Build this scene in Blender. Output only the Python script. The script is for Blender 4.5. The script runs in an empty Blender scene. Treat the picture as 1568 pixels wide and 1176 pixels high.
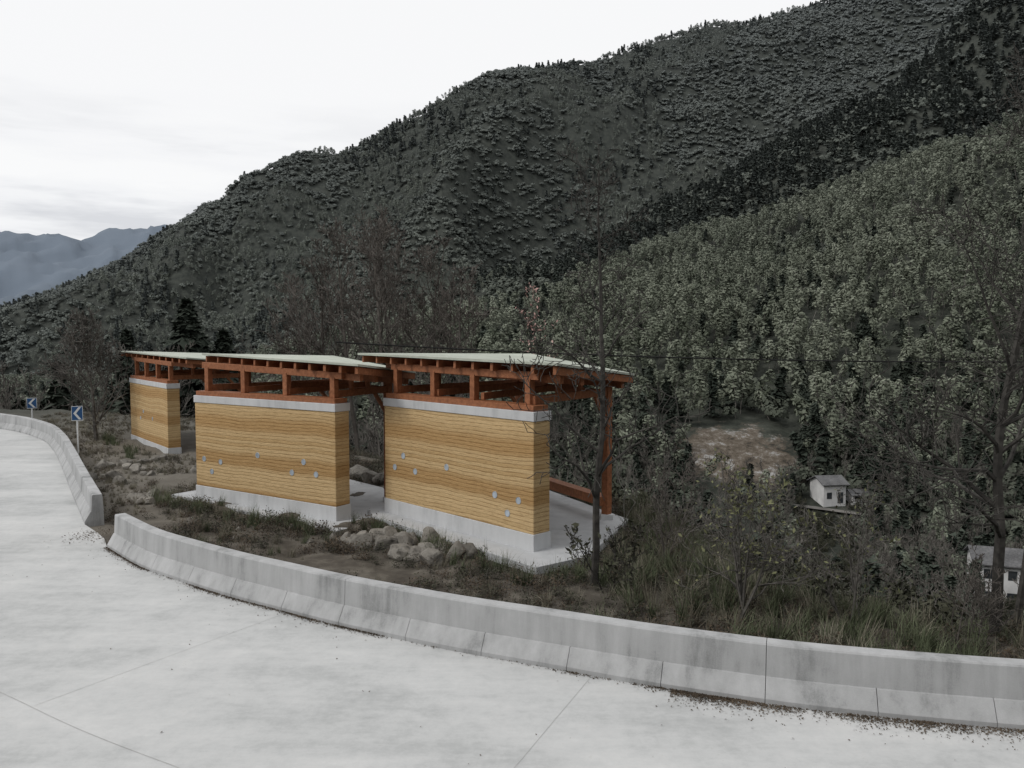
import bpy, math, random
import numpy as np
from mathutils import Vector
random.seed(7); rng=np.random.default_rng(7)
scene=bpy.context.scene
COL=scene.collection
HC=4.4
# ------------------------------------------------------------------ helpers
def hsh(ix,iy,s):
    v=np.sin(ix*127.1+iy*311.7+s*74.7)*43758.5453
    return v-np.floor(v)
def vn(x,y,s=0):
    xi=np.floor(x); yi=np.floor(y); fx=x-xi; fy=y-yi
    fx=fx*fx*(3-2*fx); fy=fy*fy*(3-2*fy)
    a=hsh(xi,yi,s);b=hsh(xi+1,yi,s);c=hsh(xi,yi+1,s);d=hsh(xi+1,yi+1,s)
    return (a*(1-fx)+b*fx)*(1-fy)+(c*(1-fx)+d*fx)*fy
def fbm(x,y,s=0,o=4):
    t=0;amp=.5;n=0
    for i in range(o):
        t=t+amp*vn(x,y,s+i*3.1); n+=amp; x=x*2.03+5.2; y=y*2.03+1.7; amp*=.5
    return t/n
def sstep(a,b,x):
    t=np.clip((x-a)/(b-a),0,1); return t*t*(3-2*t)

def new_mat(name):
    m=bpy.data.materials.new(name); m.use_nodes=True
    nt=m.node_tree; b=nt.nodes['Principled BSDF']
    b.inputs['Specular IOR Level'].default_value=.2
    return m,nt,b
def ramp(nt,stops):
    r=nt.nodes.new('ShaderNodeValToRGB'); e=r.color_ramp.elements
    while len(e)<len(stops): e.new(.5)
    for i,(p,c) in enumerate(stops):
        e[i].position=p; e[i].color=(c[0],c[1],c[2],1)
    return r
def noise(nt,vec,scale,detail=6,rough=.6):
    n=nt.nodes.new('ShaderNodeTexNoise'); n.inputs['Scale'].default_value=scale
    n.inputs['Detail'].default_value=detail; n.inputs['Roughness'].default_value=rough
    nt.links.new(vec,n.inputs['Vector']); return n
def math_(nt,op,a,b=None,c=None):
    n=nt.nodes.new('ShaderNodeMath'); n.operation=op
    for i,v in enumerate((a,b,c)):
        if v is None: continue
        if isinstance(v,(int,float)): n.inputs[i].default_value=v
        else: nt.links.new(v,n.inputs[i])
    return n.outputs[0]
def mixc(nt,f,a,b,mode='MIX'):
    n=nt.nodes.new('ShaderNodeMix'); n.data_type='RGBA'; n.blend_type=mode
    for s,v in ((0,f),(6,a),(7,b)):
        if isinstance(v,(int,float)): n.inputs[s].default_value=v
        elif isinstance(v,tuple): n.inputs[s].default_value=(*v,1)
        else: nt.links.new(v,n.inputs[s])
    return n.outputs[2]
def pos(nt): return nt.nodes.new('ShaderNodeNewGeometry').outputs['Position']
def bump(nt,b,h,strength,dist=.02):
    n=nt.nodes.new('ShaderNodeBump'); n.inputs['Strength'].default_value=strength
    n.inputs['Distance'].default_value=dist
    nt.links.new(h,n.inputs['Height']); nt.links.new(n.outputs[0],b.inputs['Normal'])
def noise_mat(name,c1,c2,scale,rough=.85,c3=None,big=.3,bs=.3,bd=.01):
    m,nt,b=new_mat(name); p=pos(nt)
    n=noise(nt,p,scale); n2=noise(nt,p,scale*.11,3)
    st=[(.3,c1),(.7,c2)] if c3 is None else [(.28,c1),(.5,c2),(.72,c3)]
    r=ramp(nt,st); nt.links.new(n.outputs[0],r.inputs[0])
    r2=ramp(nt,[(.3,(1-big,)*3),(.7,(1+big*.5,)*3)]); nt.links.new(n2.outputs[0],r2.inputs[0])
    c=mixc(nt,1.0,r.outputs[0],r2.outputs[0],'MULTIPLY')
    nt.links.new(c,b.inputs['Base Color']); b.inputs['Roughness'].default_value=rough
    if bs: bump(nt,b,n.outputs[0],bs,bd)
    return m
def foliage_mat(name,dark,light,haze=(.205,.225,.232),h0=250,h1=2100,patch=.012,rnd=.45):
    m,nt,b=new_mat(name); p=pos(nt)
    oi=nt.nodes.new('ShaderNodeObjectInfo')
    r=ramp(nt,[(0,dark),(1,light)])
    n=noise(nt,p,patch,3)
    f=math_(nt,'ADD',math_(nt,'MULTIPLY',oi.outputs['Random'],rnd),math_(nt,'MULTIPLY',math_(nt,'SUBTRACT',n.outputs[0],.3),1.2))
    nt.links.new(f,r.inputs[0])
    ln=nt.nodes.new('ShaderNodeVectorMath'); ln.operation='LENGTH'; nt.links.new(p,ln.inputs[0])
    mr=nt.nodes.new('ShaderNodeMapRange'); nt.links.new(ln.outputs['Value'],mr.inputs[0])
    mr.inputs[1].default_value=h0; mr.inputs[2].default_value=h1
    c=mixc(nt,mr.outputs[0],r.outputs[0],haze)  # aerial haze painted into the leaf colour by distance from origin
    nt.links.new(c,b.inputs['Base Color']); b.inputs['Roughness'].default_value=.8
    b.inputs['Specular IOR Level'].default_value=.1
    return m

class MB:
    def __init__(s): s.v=[];s.f=[];s.m=[];s.n=0
    def add(s,v,f,m=0):
        v=np.asarray(v,float).reshape(-1,3)
        s.v.append(v); n=s.n
        s.f.extend([tuple(int(i)+n for i in q) for q in f]); s.m.extend([m]*len(f)); s.n+=len(v)
    def box(s,p0,p1,w,h,m=0,up=(0,0,1)):
        p0=np.array(p0,float);p1=np.array(p1,float);d=p1-p0;d/=np.linalg.norm(d)
        up=np.array(up,float)
        if abs(d@up)>.97: up=np.array((.6,-.8,0.))
        sx=np.cross(d,up);sx/=np.linalg.norm(sx);sz=np.cross(sx,d)
        v=[]
        for p in (p0,p1):
            for a,b in ((-1,-1),(1,-1),(1,1),(-1,1)): v.append(p+sx*a*w/2+sz*b*h/2)
        s.add(v,[(3,2,1,0),(4,5,6,7),(0,1,5,4),(1,2,6,5),(2,3,7,6),(3,0,4,7)],m)
    def prism(s,poly,z0,z1,m=0):
        n=len(poly)
        v=[(p[0],p[1],z0) for p in poly]+[(p[0],p[1],z1) for p in poly]
        f=[tuple(range(n-1,-1,-1)),tuple(range(n,2*n))]+[(i,(i+1)%n,n+(i+1)%n,n+i) for i in range(n)]
        s.add(v,f,m)
    def mesh(s,name,mats,smooth=False):
        me=bpy.data.meshes.new(name)
        V=np.concatenate(s.v) if s.v else np.zeros((0,3))
        me.from_pydata(V.tolist(),[],s.f)
        for m in mats: me.materials.append(m)
        me.polygons.foreach_set('material_index',s.m)
        if smooth: me.polygons.foreach_set('use_smooth',[True]*len(me.polygons))
        me.update(); return me
    def obj(s,name,mats,parent=None,smooth=False,bevel=0,link=True):
        o=bpy.data.objects.new(name,s.mesh(name,mats,smooth))
        if link: COL.objects.link(o)
        if parent: o.parent=parent
        if bevel:
            b=o.modifiers.new('bevel','BEVEL'); b.width=bevel; b.segments=2; b.limit_method='ANGLE'
        return o
def empty(name,loc=(0,0,0)):
    e=bpy.data.objects.new(name,None); COL.objects.link(e); return e
def quads(centers,nrm,size,aspect=1.,rg=rng,tri=False):
    n=len(centers); nrm=nrm/np.maximum(np.linalg.norm(nrm,axis=1,keepdims=True),1e-6)
    t=rg.normal(size=(n,3)); t-=nrm*(t*nrm).sum(1,keepdims=True); t/=np.linalg.norm(t,axis=1,keepdims=True)
    b=np.cross(nrm,t); s=(size*np.ones(n))[:,None]
    V=np.stack([centers-t*s*aspect,centers-b*s*.5,centers+t*s*aspect,centers+b*s*.5],1)
    F=np.arange(n*4).reshape(-1,4)
    return V.reshape(-1,3),F.tolist()

# ------------------------------------------------------------------ barrier curve (plan)
BASE=[(34,10),(22,8.2),(14,7.9),(9,8.2),(5.73,8.74),(3.83,9.15),(2.67,9.52),(1.54,9.96),(.36,10.49),(-.77,10.99),(-1.79,11.52),(-2.85,12.11),(-3.87,12.76),(-4.79,13.35),(-5.98,14.22),(-7.10,15.12),(-8.45,16.54)]
BASE2=[(-10.01,18.6),(-12.4,22.4),(-15.2,26.9),(-17.7,30.8),(-20.3,34.3),(-24.3,38),(-32,42.5),(-45,46),(-70,50)]
def catmull(P,n=14):
    P=[np.array(p,float) for p in P]; P=[2*P[0]-P[1]]+P+[2*P[-1]-P[-2]]
    out=[]
    for i in range(1,len(P)-2):
        for k in range(n):
            t=k/n;a,b,c,d=P[i-1:i+3]
            out.append(.5*((2*b)+(-a+c)*t+(2*a-5*b+4*c-d)*t*t+(-a+3*b-3*c+d)*t**3))
    out.append(P[-2]); return np.array(out)
C1=catmull(BASE); C2=catmull(BASE2)
ALL=np.concatenate([C1,C2]); o_=np.argsort(ALL[:,0]); AX=ALL[o_,0]; AY=ALL[o_,1]
def bar_y(x): return np.interp(x,AX,AY)
EDGE=np.array([(-140,62),(-45,53),(-24,47),(-15,41),(-9,34),(-5,28.5),(0,25.5),(2.9,20.2),(3.1,15.2),(4.6,12.2),(9,10.5),(30,11.0),(60,14)],float)
def edge_y(x): return np.interp(x,EDGE[:,0],EDGE[:,1])
def edge_d(x,y):
    d=np.full(x.shape,1e9)
    for i in range(len(EDGE)-1):
        a=EDGE[i];b=EDGE[i+1];ab=b-a
        t=np.clip(((x-a[0])*ab[0]+(y-a[1])*ab[1])/(ab@ab),0,1)
        d=np.minimum(d,np.hypot(x-a[0]-t*ab[0],y-a[1]-t*ab[1]))
    return np.where(y>edge_y(x),d,0)
def ev(pts):
    p=np.array(pts,float); return lambda u: (514-np.interp(u,p[:,0],p[:,1]))/1230
e1=ev([(-900,640),(-300,540),(0,482),(100,448),(200,408),(260,360),(340,323),(380,278),(450,240),(540,220),(600,189),(700,149),(800,117),(900,94),(1000,77),(1060,64),(1150,49),(1220,34),(1300,7),(1400,-23),(1568,-60),(2400,-120)])
e2=ev([(-900,640),(200,600),(400,560),(560,510),(700,468),(850,424),(960,370),(1060,318),(1150,262),(1250,208),(1330,168),(1400,110),(1480,12),(1700,-150),(2600,-200)])
e3=ev([(-900,660),(200,640),(400,590),(560,535),(700,492),(850,450),(960,405),(1060,368),(1150,352),(1220,325),(1300,290),(1400,255),(1480,232),(1568,190),(1800,112),(2600,90)])
e4=ev([(-900,330),(-200,345),(0,362),(60,369),(95,364),(130,373),(170,362),(210,360),(260,355),(400,345),(2600,345)])
UU=[-1000,400,700,1000,1568,3000]
def knots(u):
    D3=np.interp(u,UU,[300,300,320,400,440,440]); D2=np.interp(u,UU,[450,450,520,650,750,800]); D1=np.interp(u,UU,[950,1000,1100,1250,1350,1400])
    return D3,D2,D1
def terrain(x,y):
    x=np.asarray(x,float);y=np.asarray(y,float)
    r=np.hypot(x,y); az=np.arctan2(x,y); azc=np.clip(az,-1.05,1.05)
    u=784+1230*np.tan(azc); dd=np.maximum(y,.45*r)
    D3,D2,D1=knots(u); z3=HC+e3(u)*D3; z2=HC+e2(u)*D2; z1=HC+e1(u)*D1; z4=HC+e4(u)*4000
    K=[(np.full_like(u,148),np.full_like(u,-27.)),(np.full_like(u,182),np.full_like(u,-15.)),(D3,z3),(D3+.3*(D2-D3),np.minimum(z3,z2)-12),(D2,z2),
       (D2+.3*(D1-D2),np.minimum(z2,z1)-26),(D1,z1),(D1+350,np.minimum(z1,z1*.6)),(np.full_like(u,2600),np.full_like(u,60.)),(np.full_like(u,4000),z4),(np.full_like(u,5200),z4*.5)]
    zh=np.full_like(u,-27.)
    for (d0,a),(d1,b) in zip(K[:-1],K[1:]):
        t=np.clip((dd-d0)/(d1-d0),0,1); t=t*.6+.4*t*t*(3-2*t)
        zh=np.where(dd>=d0,a+(b-a)*t,zh)
    crest=np.ones_like(u)
    for D,w in ((D1,120),(D2,60),(D3,40)): crest=crest*(1-.72*np.exp(-((dd-D)/w)**2))
    rid=1-np.abs(2*fbm(x/260+fbm(x/400,y/400,9)*1.5,y/330,3,3)-1)
    zh=zh+(rid-.75)*np.clip((dd-220)/600,0,1)*135*crest+(fbm(x/60,y/60,5,4)-.5)*np.clip((dd-150)/300,0,1)*34*crest
    zh=zh+(fbm(x/14,y/14,15,3)-.5)*np.clip((dd-120)/100,0,1)*3
    d=edge_d(x,y); dp=39-8*sstep(-2,-25,x)
    zn=-dp*(1-np.exp(-np.maximum(d-.5,0)*.62/dp))-.12*np.minimum(d,3)
    zn=zn+(fbm(x/9,y/9,7,4)-.5)*np.clip(d/12,0,1)*3.5
    db=y-bar_y(x)
    zn=zn+sstep(.5,1.6,db)*((fbm(x/1.1,y/1.1,2,4)-.5)*.34+.02)-.07
    w=sstep(112,152,dd)*(y>0)
    z=zn*(1-w)+zh*w
    z=np.where(y<-5,np.minimum((-5-y)*.62*sstep(-5,-12,y),70)-.07,z)  # unseen bank behind camera, steepened to cut sky light on barrier and walls
    return z
# ------------------------------------------------------------------ terrain sheet
th=np.radians(np.concatenate([np.arange(-180,-50,3.),np.arange(-50,50,.2),np.arange(50,180,3.)]))
rr=np.concatenate([[.01,1,2,3,4,5,6,7],np.geomspace(8,5000,400)])
T,R=np.meshgrid(th,rr); X=R*np.sin(T);Y=R*np.cos(T);Z=terrain(X.ravel(),Y.ravel())
V=np.stack([X.ravel(),Y.ravel(),Z],1); nt_=len(th);nr=len(rr)
i,j=np.meshgrid(np.arange(nr-1),np.arange(nt_),indexing='ij'); j2=(j+1)%nt_
F=np.stack([i*nt_+j,i*nt_+j2,(i+1)*nt_+j2,(i+1)*nt_+j],-1).reshape(-1,4)[:,::-1]
tb=MB(); tb.v=[V]; tb.n=len(V); tb.f=F.tolist(); tb.m=[0]*len(F)
m,nt,b=new_mat('ground_soil'); p=pos(nt)
n1=noise(nt,p,1.3,8,.7); r1=ramp(nt,[(.3,(.04,.034,.028)),(.5,(.085,.075,.062)),(.7,(.17,.155,.13))]); nt.links.new(n1.outputs[0],r1.inputs[0])
ln=nt.nodes.new('ShaderNodeVectorMath'); ln.operation='LENGTH'; nt.links.new(p,ln.inputs[0])
def mrange(v,a,b,c=0,d=1):
    n=nt.nodes.new('ShaderNodeMapRange'); nt.links.new(v,n.inputs[0])
    for k,w in zip((1,2,3,4),(a,b,c,d)): n.inputs[k].default_value=w
    return n.outputs[0]
nf=noise(nt,p,.16,8,.8); rf=ramp(nt,[(.38,(.016,.019,.015)),(.62,(.062,.067,.055))]); nt.links.new(nf.outputs[0],rf.inputs[0])  # ground among distant trees, coloured to match shaded canopy
sxz=nt.nodes.new('ShaderNodeSeparateXYZ'); nt.links.new(p,sxz.inputs[0])
c=mixc(nt,mrange(sxz.outputs['X'],-7,-11,0,.55),r1.outputs[0],(.19,.175,.15))
c=mixc(nt,mrange(ln.outputs['Value'],34,60),c,rf.outputs[0])
c=mixc(nt,mrange(ln.outputs['Value'],300,1500,0,.45),c,(.065,.074,.075))  # grey haze of distance painted into the ground colour
c=mixc(nt,mrange(ln.outputs['Value'],1700,3600),c,(.135,.165,.205))  # far ridge: blue haze painted in by distance
sub=nt.nodes.new('ShaderNodeVectorMath'); sub.operation='SUBTRACT'; nt.links.new(p,sub.inputs[0]); sub.inputs[1].default_value=(46.5,168,-21)
mul=nt.nodes.new('ShaderNodeVectorMath'); mul.operation='MULTIPLY'; nt.links.new(sub.outputs[0],mul.inputs[0]); mul.inputs[1].default_value=(1/15,1/16,1/9)
l2=nt.nodes.new('ShaderNodeVectorMath'); l2.operation='LENGTH'; nt.links.new(mul.outputs[0],l2.inputs[0])
ne=noise(nt,p,.14,8,.8); dm=math_(nt,'ADD',l2.outputs['Value'],math_(nt,'MULTIPLY',math_(nt,'SUBTRACT',ne.outputs[0],.5),3.6))
nr2=noise(nt,p,.22,12,.85); re=ramp(nt,[(.40,(.03,.027,.022)),(.48,(.095,.078,.06)),(.55,(.14,.12,.098)),(.585,(.27,.265,.255)),(.64,(.33,.33,.325))]); nt.links.new(nr2.outputs[0],re.inputs[0])
c=mixc(nt,mrange(dm,.75,1.05,1,0),c,re.outputs[0])
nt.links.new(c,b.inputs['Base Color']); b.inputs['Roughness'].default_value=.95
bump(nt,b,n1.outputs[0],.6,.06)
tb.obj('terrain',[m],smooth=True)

# ------------------------------------------------------------------ materials
def stained(name,lo,hi,sc=2.2):
    m,nt,b=new_mat(name); p=pos(nt)
    mp=nt.nodes.new('ShaderNodeMapping'); mp.inputs['Scale'].default_value=(1,1,.12); nt.links.new(p,mp.inputs[0])
    a=noise(nt,mp.outputs[0],sc*1.6,6,.65); c_=noise(nt,p,sc*.45,5,.6); f=noise(nt,p,60,3,.6)
    s=math_(nt,'ADD',math_(nt,'MULTIPLY',a.outputs[0],.55),math_(nt,'MULTIPLY',c_.outputs[0],.45))
    s=math_(nt,'ADD',math_(nt,'MULTIPLY',s,.9),math_(nt,'MULTIPLY',f.outputs[0],.1))
    r=ramp(nt,[(.36,lo),(.47,tuple(.35*l+.65*h for l,h in zip(lo,hi))),(.60,hi)]); nt.links.new(s,r.inputs[0])
    nt.links.new(r.outputs[0],b.inputs['Base Color']); b.inputs['Roughness'].default_value=.85
    bump(nt,b,f.outputs[0],.25,.006); return m
M_bar=stained('concrete_stained',(.20,.205,.205),(.44,.445,.45))
M_base=stained('concrete_wall_base',(.40,.41,.42),(.57,.58,.59))
M_slab=stained('concrete_slab',(.33,.34,.35),(.46,.47,.48))
M_dark=noise_mat('joint_core_dark',(.05,.05,.05),(.1,.1,.1),20)  # dark concrete core seen in the barrier joints
m,nt,b=new_mat('road_concrete'); p=pos(nt)
a1=noise(nt,p,.35,6,.6); a2=noise(nt,p,4,9,.8); a3=noise(nt,p,90,2,.5); mp=nt.nodes.new('ShaderNodeMapping'); mp.inputs['Scale'].default_value=(.25,1.2,1); mp.inputs['Rotation'].default_value=(0,0,math.radians(30)); nt.links.new(p,mp.inputs[0])
a4=noise(nt,mp.outputs[0],1.2,6,.7)
s=math_(nt,'ADD',math_(nt,'MULTIPLY',a1.outputs[0],.40),math_(nt,'MULTIPLY',a2.outputs[0],.30))
s=math_(nt,'ADD',s,math_(nt,'MULTIPLY',a4.outputs[0],.30))
r=ramp(nt,[(.39,(.35,.358,.357)),(.5,(.475,.482,.48)),(.60,(.555,.558,.553))]); nt.links.new(s,r.inputs[0])
sp=ramp(nt,[(.60,(1,1,1)),(.70,(.76,.75,.73))]); nt.links.new(a2.outputs[0],sp.inputs[0])
c=mixc(nt,1.0,r.outputs[0],sp.outputs[0],'MULTIPLY')
nt.links.new(c,b.inputs['Base Color']); b.inputs['Roughness'].default_value=.8; bump(nt,b,a3.outputs[0],.15,.004)
M_road=m
# rammed earth
m,nt,b=new_mat('rammed_earth'); p=pos(nt)
sx=nt.nodes.new('ShaderNodeSeparateXYZ'); nt.links.new(p,sx.inputs[0])
w1=noise(nt,p,.5,2,.5); w2=noise(nt,p,2.5,4,.6)
zz=math_(nt,'ADD',sx.outputs['Z'],math_(nt,'MULTIPLY',math_(nt,'SUBTRACT',w1.outputs[0],.5),.20))
zz=math_(nt,'ADD',zz,math_(nt,'MULTIPLY',math_(nt,'SUBTRACT',w2.outputs[0],.5),.03))
q=math_(nt,'DIVIDE',zz,.085); fr=math_(nt,'FRACT',q); fl=math_(nt,'FLOOR',q)
wn=nt.nodes.new('ShaderNodeTexWhiteNoise'); wn.noise_dimensions='1D'; nt.links.new(fl,wn.inputs['W'])
rl=ramp(nt,[(0,(.49,.335,.165)),(.35,(.55,.39,.205)),(.7,(.60,.435,.235)),(1,(.51,.36,.185))]); nt.links.new(wn.outputs['Value'],rl.inputs[0])
mp=nt.nodes.new('ShaderNodeMapping'); mp.inputs['Scale'].default_value=(1,1,5); nt.links.new(p,mp.inputs[0])
g=noise(nt,mp.outputs[0],6,9,.8); rg_=ramp(nt,[(.3,(.68,.65,.6)),(.5,(1,1,1)),(.7,(1.1,1.1,1.1))]); nt.links.new(g.outputs[0],rg_.inputs[0])
c=mixc(nt,1.0,rl.outputs[0],rg_.outputs[0],'MULTIPLY')
mp2=nt.nodes.new('ShaderNodeMapping'); mp2.inputs['Scale'].default_value=(1,1,3.5); nt.links.new(p,mp2.inputs[0])
lj=noise(nt,mp2.outputs[0],2.4,4,.7)
line=ramp(nt,[(0,(.5,.43,.34)),(.14,(.74,.68,.6)),(.3,(1,1,1)),(.9,(1,1,1)),(1,(.82,.78,.72))]); nt.links.new(fr,line.inputs[0])
lf=ramp(nt,[(.42,(0,0,0)),(.58,(1,1,1))]); nt.links.new(lj.outputs[0],lf.inputs[0])
c2=mixc(nt,1.0,c,line.outputs[0],'MULTIPLY'); c=mixc(nt,math_(nt,'ADD',math_(nt,'MULTIPLY',lf.outputs[0],.7),.2),c,c2)
bb=math_(nt,'SINE',math_(nt,'MULTIPLY',zz,2*math.pi/.95)); rb=ramp(nt,[(.5,(1,1,1)),(.95,(.78,.69,.58))]); nt.links.new(math_(nt,'ADD',math_(nt,'MULTIPLY',bb,.5),.5),rb.inputs[0])
c=mixc(nt,1.0,c,rb.outputs[0],'MULTIPLY')
nt.links.new(c,b.inputs['Base Color']); b.inputs['Roughness'].default_value=.95
bump(nt,b,math_(nt,'ADD',math_(nt,'MULTIPLY',line.outputs[0],.6),g.outputs[0]),.6,.03)
M_earth=m
m,nt,b=new_mat('timber_stained'); tc=nt.nodes.new('ShaderNodeTexCoord')
mp=nt.nodes.new('ShaderNodeMapping'); mp.inputs['Scale'].default_value=(6,6,6); nt.links.new(tc.outputs['Object'],mp.inputs[0])
g=noise(nt,mp.outputs[0],2,6,.65); r=ramp(nt,[(.3,(.19,.074,.036)),(.55,(.295,.12,.058)),(.75,(.39,.165,.082))]); nt.links.new(g.outputs[0],r.inputs[0])
nt.links.new(r.outputs[0],b.inputs['Base Color']); b.inputs['Roughness'].default_value=.6; bump(nt,b,g.outputs[0],.2,.005)
M_wood=m
M_roof=noise_mat('roof_sheet_pale',(.38,.41,.35),(.50,.53,.46),2.5,.6,None,.15,.1)
M_pipe=noise_mat('pipe_rim',(.34,.38,.42),(.5,.55,.6),8,.7)
M_glass=noise_mat('pipe_end',(.33,.38,.44),(.48,.54,.60),6,.6)
M_rock=noise_mat('rock_stone',(.06,.056,.05),(.24,.225,.2),5,.9,(.135,.125,.11),.4,.8,.04)
M_bark=noise_mat('bark_grey',(.06,.055,.05),(.17,.16,.145),9,.9,None,.3,.5)
M_bark_d=noise_mat('bark_dark',(.03,.028,.026),(.085,.08,.072),9,.9,None,.3,.5)
M_twig=noise_mat('twig_brown',(.08,.07,.063),(.16,.145,.13),3,.9,None,.3,0)
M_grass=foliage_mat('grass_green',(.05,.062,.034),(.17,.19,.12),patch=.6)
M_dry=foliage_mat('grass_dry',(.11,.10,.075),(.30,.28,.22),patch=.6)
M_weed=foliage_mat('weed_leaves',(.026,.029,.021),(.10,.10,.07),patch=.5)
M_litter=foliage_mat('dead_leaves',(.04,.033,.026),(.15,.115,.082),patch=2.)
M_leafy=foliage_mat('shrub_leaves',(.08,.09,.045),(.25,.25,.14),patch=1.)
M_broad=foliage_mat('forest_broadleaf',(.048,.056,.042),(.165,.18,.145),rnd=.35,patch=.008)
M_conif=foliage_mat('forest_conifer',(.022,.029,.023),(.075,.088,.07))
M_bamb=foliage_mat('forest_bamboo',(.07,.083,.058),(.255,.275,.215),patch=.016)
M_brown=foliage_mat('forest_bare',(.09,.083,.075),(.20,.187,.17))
M_pink=noise_mat('blossom_pink',(.42,.25,.23),(.6,.42,.38),5,.8,None,.1,0)
M_white=noise_mat('painted_render_white',(.56,.56,.56),(.74,.74,.73),.9,.8)
M_tile=noise_mat('roof_tile_grey',(.08,.08,.085),(.16,.16,.16),4,.8)
M_win=noise_mat('window_glass_dark',(.03,.035,.04),(.06,.065,.07),2,.2)
M_blue=noise_mat('sign_blue',(.03,.09,.22),(.045,.12,.27),3,.4,None,.1,0)
M_signw=noise_mat('sign_white',(.68,.7,.72),(.78,.8,.8),3,.4,None,.1,0)
M_cable=noise_mat('cable_black',(.008,.008,.008),(.012,.012,.012),3,.6,None,.1,0)

# ------------------------------------------------------------------ road
inner=[(-70,42),(-50,38),(-40,33),(-31,24),(-25,14),(-20,4),(-13,-3.5),(34,-3.5)]
out=[tuple(p) for p in C1]+[(-8.9,17.3),(-9.3,17.8)]+[tuple(p) for p in C2]
rb_=MB(); poly=out+inner
rb_.add([(p[0],p[1],0.) for p in poly],[tuple(range(len(poly)))[::-1]])
road=rb_.obj('road',[M_road])
def cnorm(C):
    t=np.gradient(C,axis=0); t/=np.linalg.norm(t,axis=1,keepdims=True)
    return np.stack([t[:,1],-t[:,0]],1)
N1=cnorm(C1);N2=cnorm(C2)
if N1[len(N1)//2][1]<0: N1=-N1
if N2[len(N2)//2][1]<0: N2=-N2
jb=MB()
def strip(pts,w,z):
    pts=np.array(pts); n=cnorm(pts)
    a=pts-n*w/2;b_=pts+n*w/2; k=len(pts)
    v=[(q[0],q[1],z) for q in a]+[(q[0],q[1],z) for q in b_]
    jb.add(v,[(i,i+1,k+i+1,k+i) for i in range(k-1)])
strip(C1-N1*3.9,.008,.004)
for k in range(44,len(C1)-4,60):
    strip([C1[k]-N1[k]*.1,C1[k]-N1[k]*3.85],.005,.004)
M_joint=noise_mat('road_joint',(.33,.33,.32),(.50,.50,.49),3,.9)
jb.obj('road_joints',[M_joint])

# ------------------------------------------------------------------ barriers
def barrier(name,C,N):
    s=np.concatenate([[0],np.cumsum(np.linalg.norm(np.diff(C,axis=0),axis=1))]); L=s[-1]
    def at(q):
        p=np.array([np.interp(q,s,C[:,0]),np.interp(q,s,C[:,1])]); n=np.array([np.interp(q,s,N[:,0]),np.interp(q,s,N[:,1])])
        return p,n/np.linalg.norm(n)
    mb=MB()
    def loft(prof,a,b_,ns,mat):
        rows=[]
        for k in range(ns+1):
            p,n=at(a+(b_-a)*k/ns)
            rows.append([(p[0]+n[0]*x,p[1]+n[1]*x,z) for x,z in prof])
        m_=len(prof); v=[q for r_ in rows for q in r_]; f=[]
        for k in range(ns):
            for t in range(m_): f.append((k*m_+t,k*m_+(t+1)%m_,(k+1)*m_+(t+1)%m_,(k+1)*m_+t))
        f.append(tuple(range(m_))[::-1]); f.append(tuple(range(ns*m_,(ns+1)*m_)))
        mb.add(v,f,mat)
    low=[(0,-.05),(0,.06),(.125,.275),(.16,.29),(.40,.29),(.42,-.35)]
    up=[(.145,.285),(.165,.655),(.18,.675),(.37,.675),(.385,.66),(.405,.285)]
    core=[(.03,-.3),(.03,.05),(.16,.28),(.19,.65),(.35,.65),(.38,-.3)]
    q=0
    while q<L-.3:
        e=min(q+1.25,L); loft(low,q+.004,e-.004,4,0); q+=1.25
    q=0
    while q<L-.3:
        e=min(q+6.25,L); loft(up,q+.004,e-.004,16,0); q+=6.25
    loft(core,.03,L-.03,int(L/.4)+2,1)
    mb.obj(name,[M_bar,M_dark])
barrier('concrete_barrier',C1,N1); barrier('concrete_barrier',C2,N2)

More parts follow.
